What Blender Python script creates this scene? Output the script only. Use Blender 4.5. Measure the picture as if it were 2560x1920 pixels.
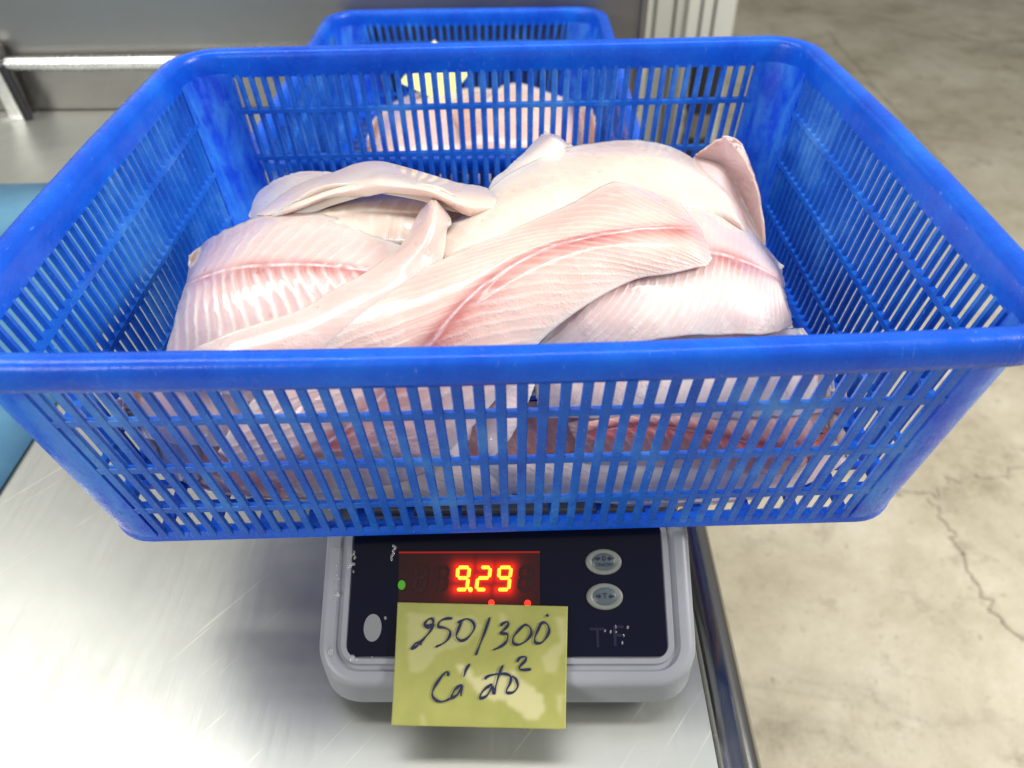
import bpy, bmesh, math, random
import numpy as np
from mathutils import Matrix, Vector, noise as mnoise
random.seed(7); rng = np.random.default_rng(7)
S = bpy.context.scene; COL = S.collection
for o in list(bpy.data.objects): bpy.data.objects.remove(o)

# ---------------------------------------------------------------- camera
HC = 0.366                                   # camera height over the table top (table = z 0)
PITCH, ROLL, FPX = 0.72489, -0.01893, 1904.18 * 2212 / 2560
cam_d = bpy.data.cameras.new('camera'); cam = bpy.data.objects.new('camera', cam_d); COL.objects.link(cam)
cp, sp, cr, sr = math.cos(PITCH), math.sin(PITCH), math.cos(ROLL), math.sin(ROLL)
FW = np.array([0, cp, -sp]); UP0 = np.array([0, sp, cp]); RT0 = np.array([1., 0, 0])
RT = RT0 * cr + UP0 * sr; UPV = -RT0 * sr + UP0 * cr
CAM = np.array([0, 0, HC])
cam.matrix_world = Matrix(((RT[0], UPV[0], -FW[0], 0), (RT[1], UPV[1], -FW[1], 0), (RT[2], UPV[2], -FW[2], HC), (0, 0, 0, 1)))
cam_d.sensor_width = 36; cam_d.lens = 36 * FPX / 2212; cam_d.clip_start = .01; cam_d.clip_end = 60
cam_d.dof.use_dof = True; cam_d.dof.focus_distance = .36; cam_d.dof.aperture_fstop = 9
S.camera = cam

# ---------------------------------------------------------------- light
w = bpy.data.worlds.new('World'); S.world = w; w.use_nodes = True
w.node_tree.nodes['Background'].inputs[0].default_value = (1, .995, .96, 1)
w.node_tree.nodes['Background'].inputs[1].default_value = .31
def area(name, loc, target, sx, sy, power, col=(1, .97, .93)):
    d = bpy.data.lights.new(name, 'AREA'); d.shape = 'RECTANGLE'; d.size = sx; d.size_y = sy; d.energy = power; d.color = col
    o = bpy.data.objects.new(name, d); COL.objects.link(o); o.location = loc
    o.rotation_euler = (Vector(target) - Vector(loc)).to_track_quat('-Z', 'Y').to_euler()
    return o
area('tube_or_fill_lamp', (.05, .42, 1.75), (.05, .36, 0), 1.5, .22, 10.2)
area('tube_or_fill_lamp', (-1.25, .75, 1.75), (-.3, .3, 0), .5, 1.1, 15)
area('tube_or_fill_lamp', (1.75, .25, 1.1), (.85, .55, -.8), .9, .4, 46)  # unseen lamp added to brighten the concrete floor
area('tube_or_fill_lamp', (-1.35, -1.0, .95), (0, .3, .1), .9, .35, 15)  # unseen fill lamp added low at the left to light the front faces
S.view_settings.view_transform = 'Standard'; S.view_settings.look = 'None'
S.view_settings.exposure = .24; S.view_settings.gamma = 1
S.cycles.max_bounces = 8

# ---------------------------------------------------------------- picture helpers: a pixel of the 2212-wide photograph -> a ray
def ray(px, py):
    px = np.asarray(px, float); py = np.asarray(py, float)
    u = (px - 1106) / FPX; v = -(py - 829.5) / FPX
    d = FW + u[..., None] * RT + v[..., None] * UPV
    return d / np.linalg.norm(d, axis=-1, keepdims=True)
def at_z(px, py, z):
    d = ray(px, py); return CAM + d * ((z - HC) / d[2])
def at_y(px, py, y):
    d = ray(px, py); return CAM + d * (y / d[1])
def at_plane(px, py, p0, n):
    d = ray(px, py); return CAM + d * (np.dot(p0 - CAM, n) / np.dot(d, n))

# ---------------------------------------------------------------- object helpers
def mesh(name, v, f, mat=None, parent=None, smooth=True, loc=None):
    m = bpy.data.meshes.new(name); m.from_pydata([tuple(map(float, p)) for p in v], [], f); m.update()
    if smooth: m.polygons.foreach_set('use_smooth', [True] * len(m.polygons))
    o = bpy.data.objects.new(name, m); COL.objects.link(o)
    if mat: m.materials.append(mat)
    if parent: o.parent = parent
    if loc is not None: o.location = loc
    return o
def empty(name, loc=(0, 0, 0), rz=0):
    o = bpy.data.objects.new(name, None); COL.objects.link(o); o.location = loc; o.rotation_euler[2] = rz
    o.empty_display_size = .05; return o
def tag(o, label=None, cat=None, group=None, kind=None):
    if label: o['label'] = label
    if cat: o['category'] = cat
    if group: o['group'] = group
    if kind: o['kind'] = kind
    return o
def auto_smooth(o, ang=40, fix=True):
    m = o.data
    if fix:
        b = bmesh.new(); b.from_mesh(m); bmesh.ops.recalc_face_normals(b, faces=b.faces); b.to_mesh(m); b.free()
    m.polygons.foreach_set('use_smooth', [True] * len(m.polygons))
    try: m.set_sharp_from_angle(angle=math.radians(ang))
    except Exception: pass
    return o
def boxv(c, s):
    x, y, z = c; a, b, d = [k / 2 for k in s]
    v = [(x + i * a, y + j * b, z + k * d) for k in (-1, 1) for j in (-1, 1) for i in (-1, 1)]
    f = [(0, 2, 3, 1), (4, 5, 7, 6), (0, 1, 5, 4), (2, 6, 7, 3), (0, 4, 6, 2), (1, 3, 7, 5)]
    return v, f
def bevel(o, wdt=.002, seg=2):
    b = o.modifiers.new('bevel', 'BEVEL'); b.width = wdt; b.segments = seg; b.limit_method = 'ANGLE'
    return auto_smooth(o)
def box(name, c, s, mat, parent=None, bv=.002, rz=0):
    v, f = boxv((0, 0, 0), s); o = mesh(name, v, f, mat, parent, False); o.location = c; o.rotation_euler[2] = rz
    if bv: bevel(o, bv)
    return o
def loft(rings, closed=True, caps=True):
    n = len(rings[0]); v = [p for r in rings for p in r]; f = []
    for i in range(len(rings) - 1):
        for j in range(n if closed else n - 1):
            a, b = i * n + j, i * n + (j + 1) % n; f.append((a, b, b + n, a + n))
    if caps: f.append(tuple(range(n - 1, -1, -1))); f.append(tuple(range((len(rings) - 1) * n, len(rings) * n)))
    return v, f
def tube(name, pts, r, mat, parent=None, n=16, caps=True):
    pts = [Vector(p) for p in pts]; rings = []
    for i, p in enumerate(pts):
        t = (pts[min(i + 1, len(pts) - 1)] - pts[max(i - 1, 0)]).normalized()
        a = t.cross(Vector((0, 0, 1))); a = a.normalized() if a.length > 1e-4 else Vector((1, 0, 0)); b = t.cross(a)
        rr = r[i] if hasattr(r, '__len__') else r
        rings.append([p + (a * math.cos(k * math.tau / n) + b * math.sin(k * math.tau / n)) * rr for k in range(n)])
    v, f = loft(rings, True, caps); o = mesh(name, v, f, mat, parent); return auto_smooth(o, 50)
def rrect(hx, hy, r, nc=6, ns=1):
    P = []
    for (cx, cy, a0) in ((hx - r, hy - r, 0), (-hx + r, hy - r, 90), (-hx + r, -hy + r, 180), (hx - r, -hy + r, 270)):
        for k in range(nc + 1):
            a = math.radians(a0 + 90 * k / nc); P.append((cx + r * math.cos(a), cy + r * math.sin(a), math.cos(a), math.sin(a)))
    if ns > 1:
        Q = []
        for i, p in enumerate(P):
            q = P[(i + 1) % len(P)]; Q.append(p)
            if i % (nc + 1) == nc:
                for k in range(1, ns): t = k / ns; Q.append(tuple(p[j] * (1 - t) + q[j] * t for j in range(4)))
        P = Q
    return P

# ---------------------------------------------------------------- materials
class NT:
    def __init__(s, name):
        s.m = bpy.data.materials.new(name); s.m.use_nodes = True; s.t = s.m.node_tree; s.n = s.t.nodes; s.l = s.t.links
        s.b = s.n['Principled BSDF']
    def new(s, typ, **kw):
        n = s.n.new(typ)
        for k, v in kw.items():
            if k in n.inputs: s.put(n.inputs[k], v)
            else: setattr(n, k, v)
        return n
    def put(s, inp, v):
        if hasattr(v, 'is_output'): s.l.new(v, inp)
        else:
            if hasattr(v, '__len__') and len(v) == 3 and inp.type == 'RGBA': v = (*v, 1)
            inp.default_value = v
    def set(s, **kw):
        for k, v in kw.items(): s.put(s.b.inputs[k.replace('_', ' ')], v)
    def noise(s, scale, detail=4, rough=.55, vec=None, dist=0.):
        n = s.new('ShaderNodeTexNoise'); n.inputs['Scale'].default_value = scale; n.inputs['Detail'].default_value = detail
        n.inputs['Roughness'].default_value = rough; n.inputs['Distortion'].default_value = dist
        s.l.new(vec if vec is not None else s.obj(), n.inputs['Vector']); return n.outputs['Fac']
    def obj(s, scale=None):
        if not hasattr(s, '_o'): s._o = s.new('ShaderNodeTexCoord').outputs['Object']
        if scale is None: return s._o
        mp = s.new('ShaderNodeMapping'); mp.inputs['Scale'].default_value = scale; s.l.new(s._o, mp.inputs['Vector']); return mp.outputs[0]
    def ramp(s, fac, stops):
        n = s.new('ShaderNodeValToRGB'); e = n.color_ramp.elements
        while len(e) < len(stops): e.new(.5)
        for i, (p, c) in enumerate(stops):
            e[i].position = p; e[i].color = (*c, 1) if hasattr(c, '__len__') else (c, c, c, 1)
        s.l.new(fac, n.inputs[0]); return n.outputs[0]
    def mix(s, fac, a, b, mode='MIX'):
        n = s.new('ShaderNodeMix', data_type='RGBA', blend_type=mode)
        s.put(n.inputs[0], fac); s.put(n.inputs[6], a); s.put(n.inputs[7], b); return n.outputs[2]
    def math(s, op, a, b=0., c=0.):
        n = s.new('ShaderNodeMath', operation=op)
        s.put(n.inputs[0], a); s.put(n.inputs[1], b); s.put(n.inputs[2], c); return n.outputs[0]
    def attr(s, name, col=False):
        n = s.new('ShaderNodeAttribute', attribute_name=name); return n.outputs['Color' if col else 'Fac']
    def bump(s, h, strength=.3, dist=.001):
        n = s.new('ShaderNodeBump'); n.inputs['Strength'].default_value = strength; n.inputs['Distance'].default_value = dist
        s.l.new(h, n.inputs['Height']); s.l.new(n.outputs[0], s.b.inputs['Normal']); return n
def simple(name, col, rough=.5, metal=0, **kw):
    t = NT(name); t.set(Base_Color=col, Roughness=rough, Metallic=metal, **kw); return t.m
def plastic(name, lo, mid, hi, streak=0.):
    t = NT(name)
    a = t.noise(28, 5, .6)
    c = t.ramp(a, [(.3, lo), (.52, mid), (.8, hi)])
    if streak:
        b = t.noise(1, 4, .6, t.obj((110, 110, 30)), .4)
        c = t.mix(t.ramp(b, [(.42, 0.), (.62, streak)]), c, (.06, .30, .78))
    sc = t.noise(1, 3, .7, t.obj((900, 160, 160)))
    c = t.mix(t.ramp(sc, [(.66, 0.), (.74, .4)]), c, (.30, .48, .85))
    r = t.ramp(t.noise(140, 4, .6), [(.3, .15), (.7, .38)])
    t.set(Base_Color=c, Roughness=r, Specular_IOR_Level=.36, Subsurface_Weight=.12, Subsurface_Radius=(.3, .6, 1.), Subsurface_Scale=.002)
    t.bump(t.math('ADD', t.noise(260, 5, .6), t.math('MULTIPLY', sc, 1.)), .30, .0006); return t.m
M = {}
M['blue'] = plastic('blue_plastic', (.0045, .072, .56), (.006, .105, .67), (.011, .16, .75))
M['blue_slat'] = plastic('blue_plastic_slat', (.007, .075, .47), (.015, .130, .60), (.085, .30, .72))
M['blue_scuffed'] = plastic('blue_plastic_scuffed', (.004, .04, .52), (.008, .08, .68), (.03, .22, .78), .55)

def steel(name, col, rough, streak=(6, 700, 6), mott=.12, dark=None):
    t = NT(name)
    a = t.noise(1, 3, .6, t.obj(streak)); b = t.noise(9, 5, .6); d = t.noise(60, 4, .6)
    c = t.mix(t.ramp(b, [(.3, 0.), (.75, mott * 3)]), col, tuple(k * .78 for k in col))
    c = t.mix(t.ramp(d, [(.62, 0.), (.8, .25)]), c, tuple(min(1, k * 1.18) for k in col))
    r = t.math('ADD', t.math('MULTIPLY', a, .16), t.math('MULTIPLY_ADD', b, .22, rough - .2))
    t.set(Base_Color=c, Metallic=1, Roughness=r)
    t.bump(t.math('ADD', a, t.math('MULTIPLY', b, .6)), .10, .0006); return t
st = steel('brushed_steel_table', (.51, .525, .485), .40, (260, 14, 14))
# fine diagonal scratches
mp_ = st.new('ShaderNodeMapping'); mp_.inputs['Rotation'].default_value = (0, 0, math.radians(38)); st.l.new(st.obj(), mp_.inputs['Vector'])
mp2 = st.new('ShaderNodeMapping'); mp2.inputs['Scale'].default_value = (340, 9, 1); st.l.new(mp_.outputs[0], mp2.inputs['Vector'])
scr = st.ramp(st.noise(1, 2, .6, mp2.outputs[0]), [(.66, 0.), (.72, .5)])
c0 = st.b.inputs['Base Color'].links[0].from_socket; stain_ = st.ramp(st.noise(5, 6, .65, None, .8), [(.35, .85), (.6, 1.)])
st.b.inputs['Metallic'].default_value = .72
st.put(st.b.inputs['Base Color'], st.mix(scr, st.mix(1., c0, stain_, 'MULTIPLY'), (.72, .71, .62)))
M['table'] = st.m
M['steel_dark'] = steel('dull_steel', (.30, .29, .27), .42, (8, 500, 500)).m
M['steel'] = steel('bright_steel', (.72, .72, .70), .28, (300, 20, 20)).m
M['edge'] = steel('rolled_steel_edge', (.26, .26, .255), .22, (200, 6, 200)).m
M['black'] = simple('black_rubber', (.012, .012, .013), .55)

# ---------------------------------------------------------------- floor
def concrete():
    t = NT('concrete')
    a = t.noise(2.4, 9, .72, None, .2); b = t.noise(9, 9, .75); s_ = t.noise(55, 4, .65)
    c = t.ramp(a, [(.30, (.27, .23, .155)), (.43, (.44, .395, .285)), (.56, (.54, .495, .375)), (.72, (.66, .62, .51))])
    c = t.mix(t.ramp(b, [(.34, .6), (.47, 0.)]), c, (.24, .20, .14))
    c = t.mix(t.ramp(s_, [(.62, 0.), (.70, .55)]), c, (.22, .18, .12))
    c = t.mix(t.ramp(t.noise(170, 3, .7), [(.56, 0.), (.70, .35)]), c, (.74, .70, .60)); c = t.mix(t.ramp(t.noise(120, 3, .7), [(.60, 0.), (.72, .4)]), c, (.24, .20, .14))
    w_ = t.noise(.55, 6, .68, None, 1.4)
    cr_ = t.ramp(t.math('ABSOLUTE', t.math('SUBTRACT', w_, .5)), [(0., .22), (.008, .12), (.03, 0.)])
    c = t.mix(t.math('MULTIPLY', cr_, t.ramp(t.noise(1.1, 3), [(.45, 0.), (.6, 1.)])), c, (.15, .125, .085))
    t.set(Base_Color=c, Roughness=t.ramp(b, [(.3, .75), (.7, .5)]))
    t.bump(t.math('ADD', t.math('MULTIPLY', a, 2.), b), .35, .006); return t.m
ZF = -.80
tag(mesh('floor', [(-6, -3, ZF), (6, -3, ZF), (6, 9, ZF), (-6, 9, ZF)], [(0, 1, 2, 3)], concrete(), None, False), kind='structure')

crk = simple('crack_dirt', (.40, .36, .27), .9)
def crack(pts, wd, sd):
    P = [at_z(px, py, ZF + .002) for px, py in pts]; C = []
    for i in range(len(P) - 1):
        for k in range(10):
            q = P[i] * (1 - k / 10) + P[i + 1] * (k / 10); n_ = i * 10 + k
            C.append(q + .02 * np.array([mnoise.noise((n_ * .31, sd, 0)), mnoise.noise((n_ * .31, sd, 7)), 0]))
    V = []
    for i, q in enumerate(C):
        d = C[min(i + 1, len(C) - 1)] - C[max(i - 1, 0)]; d /= np.linalg.norm(d); n_ = np.array([-d[1], d[0], 0]); ww = wd * max(.12, .6 + 1.1 * mnoise.noise((i * .42, sd, 3)))
        V += [q + n_ * ww, q - n_ * ww * max(.1, .7 + mnoise.noise((i * .6, sd, 5)))]
    o = mesh('floor_crack', V, [(2 * i, 2 * i + 1, 2 * i + 3, 2 * i + 2) for i in range(len(C) - 1)], crk, None, False); tag(o, kind='structure')
def q4(*P): return [((1280 + x / 1.728) * .8641, (960 + y / 1.728) * .8641) for x, y in P]
def q2(*P): return [((1280 + x / 1.728) * .8641, (y / 1.728) * .8641) for x, y in P]
crack(q4((1640, 470), (1750, 462), (1830, 480), (1900, 420), (1990, 395), (2100, 405), (2212, 350)), .005, 1)
crack(q4((1800, 490), (1880, 600), (1930, 700), (1990, 830), (2060, 940), (2130, 1040), (2230, 1120)), .004, 2)
crack(q2((1360, 130), (1480, 270), (1590, 400), (1720, 540), (1880, 720)), .006, 3)
crack(q2((1850, 120), (1980, 175), (2100, 185), (2240, 165)), .007, 4)
# ---------------------------------------------------------------- table
YS = -.020                                   # the table and the scale are turned a little against the camera
ES = np.array([math.cos(YS), math.sin(YS), 0]); FS = np.array([-math.sin(YS), math.cos(YS), 0])
e0 = at_z(1560, 1659, 0); e1 = at_z(1510, 1480, 0)
XE = float((e0 @ ES + e1 @ ES) / 2)          # where the flat top ends and the rolled edge begins
table = tag(empty('steel_work_table', (0, 0, 0), YS), 'brushed stainless steel work table with a rolled right edge, under the scale', 'table')
TB = .93
v, f = boxv(((XE - 1.6) / 2, (TB - .5) / 2, -.02), (XE + 1.6, TB + .5, .04)); tt = mesh('tabletop', v, f, M['table'], table, False)
RE = .0125
tube('rolled_edge', [(XE + RE - .002, -.5 + k * (TB + .5) / 12, -RE + .001) for k in range(13)], RE, M['edge'], table, 24)
for (x, y) in ((-1.5, -.42), (XE - .05, -.42), (-1.5, TB - .06), (XE - .05, TB - .06)):
    tube('leg', [(x, y, -.04), (x, y, ZF)], .019, M['steel'], table)

# blue sheet on the left of the table
t = NT('blue_sheet'); n_ = t.noise(20, 5); t.set(Base_Color=t.ramp(n_, [(.3, (.07, .22, .40)), (.7, (.13, .33, .48))]), Roughness=.38); t.bump(t.noise(6, 3), .4, .004)
bx1 = at_z(36, 1000, .002); yb = at_z(40, 397, .002)[1]
NX, NY = 14, 20; V = []
for j in range(NY + 1):
    for i in range(NX + 1):
        x = bx1[0] - .62 + .62 * i / NX; y = -.3 + (yb + .3) * j / NY
        V.append((x, y, .0022 + .0012 * mnoise.noise((x * 7, y * 7, 1))))
F = [(j * (NX + 1) + i, j * (NX + 1) + i + 1, (j + 1) * (NX + 1) + i + 1, (j + 1) * (NX + 1) + i) for j in range(NY) for i in range(NX)]
bs = tag(mesh('blue_sheet', V, F, t.m), 'light blue plastic sheet lying flat on the left of the steel table', 'plastic sheet')
sm = bs.modifiers.new('thick', 'SOLIDIFY'); sm.thickness = .0012

# ---------------------------------------------------------------- back of the table: dull steel panel, rail
YB = .93
pn = tag(empty('steel_back_panel', (0, 0, 0), YS), 'dull dark grey steel panel rising at the back of the table', 'panel')
xr = at_y(1345, 60, YB)[0]
v, f = boxv(((xr - 1.7) / 2, YB + .013, .30), (xr + 1.7, .02, .62)); mesh('sheet', v, f, M['steel_dark'], pn, False)
box('edge_trim', (xr + .004, YB + .012, .30), (.008, .026, .62), M['steel_dark'], pn, .001)
rail = tag(empty('steel_rail', tuple(at_z(45, 250, 0)), YS), 'low steel rail on a square post at the far left of the table', 'rail')
rp = at_y(60, 165, .885); pz = float(rp[2]); base = np.array(rail.location)
tube('pipe', [(.012 + k * .1, .0, pz) for k in range(8)], .0078, M['steel'], rail)
box('post', (0, 0, (pz + .02) / 2), (.019, .019, pz + .02), M['steel'], rail, .0015)
box('foot_plate', (0, 0, .0015), (.034, .03, .003), M['steel'], rail, .0006)
tube('side_bar', [(.016, -.012, .0), (.008, -.006, pz)], .0052, M['black'], rail)

# posts and machine foot on the floor behind the table
def on_floor(px, py): return at_z(px, py, ZF)
py_ = 2.45
def post(name, pxl, pxr, mat, label, y, grooves=()):
    a = at_y(pxl, 120, y)[0]; b = at_y(pxr, 120, y)[0]
    r_ = tag(empty(name, ((a + b) / 2, y, ZF)), label, 'post', 'posts behind the table')
    box('shaft', (0, .05, .85), (b - a, .10, 1.7), mat, r_, .004)
    box('base_plate', (0, .045, .006), (b - a + .03, .16, .012), M['steel_dark'], r_, .002)
    for g in grooves:
        box('seam', (g * (b - a), -.002, .85), (.006, .006, 1.68), M['black'], r_, .001)
    return r_
pgrey = simple('grey_paint', (.52, .53, .48), .5); pwhite = simple('white_paint', (.66, .67, .62), .45)
post('metal_post', 1352, 1470, pgrey, 'grey painted metal post with two dark seams standing right of the dark back panel', 2.45, (-.05, .30))
post('metal_post', 1474, 1574, pwhite, 'pale painted metal post beside the open concrete floor', 2.43, (-.22, .05))
fb = on_floor(1508, 335); fb[1] = 2.36
ft = tag(empty('machine_foot', (at_y(1510, 250, 2.3)[0], 2.3, ZF)), 'black round machine foot with a steel collar in front of the pale post', 'machine foot')
zt = at_y(1510, 110, 2.3)[2] - ZF
zc1, zc2 = at_y(1510, 236, 2.3)[2] - ZF, at_y(1510, 288, 2.3)[2] - ZF
tube('leg', [(0, 0, zc1), (0, 0, zt)], .046, M['black'], ft, 20)
tube('collar', [(0, 0, zc2 + .001), (0, 0, (zc1 + zc2) / 2), (0, 0, zc1 - .001)], (.042, .048, .042), M['steel_dark'], ft, 20)
tube('pad', [(0, 0, 0), (0, 0, .02), (0, 0, zc2)], (.055, .055, .044), M['black'], ft, 20)

# ---------------------------------------------------------------- baskets
class Basket:
    def __init__(s, hxt, hyt, tap, H, r, bS, bF, over):
        s.hxt, s.hyt, s.tap, s.H, s.r, s.bS, s.bF, s.over = hxt, hyt, tap, H, r, bS, bF, over
    def hx(s, z): return s.hxt - s.tap * (1 - z / s.H)
    def hy(s, z): return s.hyt - s.tap * (1 - z / s.H)
    def bow(s, p):
        x, y, z = p; k = max(0, z / s.H) ** 2; a, b = min(1, abs(x) / s.hxt), min(1, abs(y) / s.hyt)
        wx, wy = max(0, (a - .5) / .5), max(0, (b - .5) / .5)
        return (x + math.copysign(s.bS * (1 - b * b) * k * wx, x), y + math.copysign((s.bF if y < 0 else .0005) * (1 - a * a) * k * wy, y), z)
    def wall(s, k, q, o, z):
        """k: 0 front 1 right 2 back 3 left, q along the wall in metres, o outward of the outer face"""
        if k == 0: p = (q, -s.hy(z) - o, z)
        elif k == 1: p = (s.hx(z) + o, q, z)
        elif k == 2: p = (-q, s.hy(z) + o, z)
        else: p = (-s.hx(z) - o, -q, z)
        return s.bow(p)
    def span(s, k, z): return (s.hx(z) if k % 2 == 0 else s.hy(z)) - s.r
def build_basket(B, root, nf, ns_, ribs, joined=False, sw=.0044):
    H, r = B.H, B.r
    # rim: a rolled bead over an upright band
    prof = [(-.0045, -.0165), (-.0048, -.010), (-.0047, -.0045), (-.0040, -.0018), (-.0026, -.0005), (0, 0), (B.over * .45, .0002), (B.over * .72, -.0006), (B.over * .90, -.0026),
            (B.over, -.0055), (B.over, -.0095), (B.over * .93, -.0122), (B.over * .72, -.0128), (B.over * .45, -.0110), (.0002, -.0112), (-.0004, -.0165)]
    path = rrect(B.hxt, B.hyt, r, 9, 14); n = len(path); np_ = len(prof); V = []; F = []
    for (x, y, nx, ny) in path:
        for (o, z) in prof:
            jx = .00035 * mnoise.noise((x * 30, y * 30, z * 60))
            V.append(B.bow((x + nx * (o + jx), y + ny * (o + jx), H + z)))
    for i in range(n):
        for j in range(np_):
            a, b = i * np_ + j, ((i + 1) % n) * np_ + j; c, d = ((i + 1) % n) * np_ + (j + 1) % np_, i * np_ + (j + 1) % np_
            F.append((a, b, c, d))
    auto_smooth(mesh('rim', V, F, M['blue'], root), 60)
    # base ring
    prof = [(0, .0065), (.0006, .003), (.0003, .0004), (-.002, 0), (-.0065, 0), (-.0070, .001), (-.0060, .0045), (-.0035, .0065)]
    path = rrect(B.hx(0), B.hy(0), r * .95, 8, 2); n = len(path); np_ = len(prof)
    V = [(x + nx * o, y + ny * o, z) for (x, y, nx, ny) in path for (o, z) in prof]
    F = [(i * np_ + j, i * np_ + (j + 1) % np_, ((i + 1) % n) * np_ + (j + 1) % np_, ((i + 1) % n) * np_ + j) for i in range(n) for j in range(np_)]
    auto_smooth(mesh('base_ring', V, F, M['blue'], root), 60)
    # corner posts
    zs = [.004 + (H - .018) * k / 8 for k in range(9)]
    for c, (sx, sy) in enumerate(((1, 1), (-1, 1), (-1, -1), (1, -1))):
        rings = []
        for z in zs:
            hx, hy = B.hx(z), B.hy(z); a0 = (0, 90, 180, 270)[c]; out = []; inn = []
            cx, cy = sx * (hx - r), sy * (hy - r)
            pts = []
            for k in range(11):
                a = math.radians(a0 + 90 * k / 10); pts.append((cx + r * math.cos(a), cy + r * math.sin(a), math.cos(a), math.sin(a)))
            ext = .0035
            d0 = (math.sin(math.radians(a0)), -math.cos(math.radians(a0))); d1 = (-math.sin(math.radians(a0 + 90)), math.cos(math.radians(a0 + 90)))
            pts = [(pts[0][0] + d0[0] * ext, pts[0][1] + d0[1] * ext, pts[0][2], pts[0][3])] + pts + [(pts[-1][0] + d1[0] * ext, pts[-1][1] + d1[1] * ext, pts[-1][2], pts[-1][3])]
            th = .0030
            ring = [B.bow((x, y, z)) for (x, y, nx, ny) in pts] + [B.bow((x - nx * th, y - ny * th, z)) for (x, y, nx, ny) in reversed(pts)]
            rings.append(ring)
        v, f = loft(rings); auto_smooth(mesh('corner_post', v, f, M['blue_scuffed'], root), 50)
    # slats
    JV, JF = [], []
    def emit(name, v, f, mat):
        if joined:
            k = len(JV); JV.extend(v); JF.extend([tuple(i + k for i in q) for q in f])
        else: auto_smooth(mesh(name, v, f, mat, root), 28)
    for k in range(4):
        nn = nf if k % 2 == 0 else ns_
        for i in range(nn):
            a = -1 + 2 * (i + .5) / nn if False else -1 + 2 * (i + 1) / (nn + 1)
            rings = []
            for z in [.0035, H * .3, H * .55, H * .78, H - .0125]:
                sp_ = B.span(k, z); ww = sw * (1, .90, .98, .90)[k] * (.86 + .14 * z / H) * (1 + random.uniform(-.02, .02)); q0 = a * (sp_ + .001)
                pr = [(-.5, -.0007), (-.40, 0), (.40, 0), (.5, -.0007), (.28, -.0028), (-.28, -.0028)]
                rings.append([B.wall(k, q0 + p * ww, o, z) for (p, o) in pr])
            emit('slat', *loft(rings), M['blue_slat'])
        for rz in ribs:
            zz = rz * H; rings = []; m = 12
            for j in range(m + 1):
                q = (-1 + 2 * j / m); hh = .0020
                pr = [(-.0005, hh), (-.0002, hh * .86), (-.0002, -hh * .86), (-.0005, -hh), (-.0030, -hh * .7), (-.0030, hh * .7)]
                rings.append([B.wall(k, q * (B.span(k, zz + dz) + .004), o, zz + dz) for (o, dz) in pr])
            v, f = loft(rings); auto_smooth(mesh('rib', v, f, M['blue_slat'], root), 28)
            # small gussets where the ribs carry the slats on the inside
    # floor
    fx, fy = B.hx(0) - .005, B.hy(0) - .005
    for i in range(15):
        x = fx * (-1 + 2 * (i + 1) / 16); v, f = boxv((x, 0, .0026), (.0042, 2 * fy, .0030)); emit('floor_bar', v, f, M['blue'])
    for i in range(19):
        y = fy * (-1 + 2 * (i + 1) / 20); v, f = boxv((0, y, .0036), (2 * fx, .0036, .0028)); emit('floor_bar', v, f, M['blue'])
    for sx in (-1, 1):
        for sy in (-1, 1):
            v, f = boxv((sx * (B.hx(0) - .044), sy * (B.hy(0) - .0055), -.0011), (.044, .007, .0022)); bevel(mesh('foot', v, f, M['blue'], root, False), .0008)
    if joined:
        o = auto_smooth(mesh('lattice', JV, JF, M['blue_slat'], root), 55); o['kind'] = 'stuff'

ZB = HC - .16344 - .12581                    # underside of the front basket
B1 = Basket(.2025, .1568, .0150, .12581, .0235, .0042, .0040, .0064)
BC = np.array([-.0060, .36372]); BYAW = .01136
basket1 = tag(empty('plastic_basket', (BC[0], BC[1], ZB), BYAW), 'large blue plastic basket of fish fillets standing on the scale in front', 'basket', 'blue slatted fish baskets')
RIBS = [1 - .03857 / .12581, 1 - .07007 / .12581, 1 - .10055 / .12581]
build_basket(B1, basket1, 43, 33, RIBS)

B2 = Basket(.150, .186, .016, .112, .030, .001, .001, .0072)
B2C = np.array([-.047, .735]); B2YAW = -.02
basket2 = tag(empty('plastic_basket', (B2C[0], B2C[1], .0024), B2YAW), 'blurred blue plastic basket behind, standing on the table by the back panel', 'basket', 'blue slatted fish baskets')
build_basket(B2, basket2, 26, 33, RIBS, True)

# ---------------------------------------------------------------- bench scale
zb_ = ZB - .012
T0 = at_z(1106, 1160, zb_)
TILT = math.radians(30)
UPS = FS * math.cos(TILT) + np.array([0, 0, math.sin(TILT)])     # up the slope of the panel
NRM = np.cross(ES, UPS)
def lp(px, py, lift=0):
    p = at_plane(px, py, T0 + NRM * lift, NRM) - T0
    return np.array([p @ ES, p @ UPS])
def P3(s, t_, n): return T0 + ES * s + UPS * t_ + NRM * n
sl, sr_ = lp(681, 1440)[0], lp(1511, 1440)[0]; tb_ = lp(1106, 1490)[1]; tt_ = .0215
print('panel', sl, sr_, tb_, 'lip z', P3(0, tb_, -.004))
scale = tag(empty('bench_scale', tuple(P3((sl + sr_) / 2, tb_, 0) * [1, 1, 0] + FS * .12)), 'grey bench scale with red digits reading 9.29 and a dark sloping panel', 'scale')
SO = np.array(scale.location)
def L3(p): return np.array(p) - SO
grey = NT('grey_abs'); g_ = grey.noise(12, 4)
grey.set(Base_Color=grey.ramp(g_, [(.3, (.23, .24, .27)), (.7, (.32, .335, .365))]), Roughness=.38); grey.bump(grey.noise(500, 2), .1, .0003)
cs, ct = (sl + sr_) / 2, (tb_ + tt_) / 2; hs, ht = (sr_ - sl) / 2, (tt_ - tb_) / 2
def ring(off, n, r): return [L3(P3(cs + x, ct + y, n)) for (x, y, _, _) in rrect(hs - off, ht - off, max(.003, r - off), 8)]
ZL = .012
rings = []
base_r = ring(0, -.005, .020)
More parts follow.
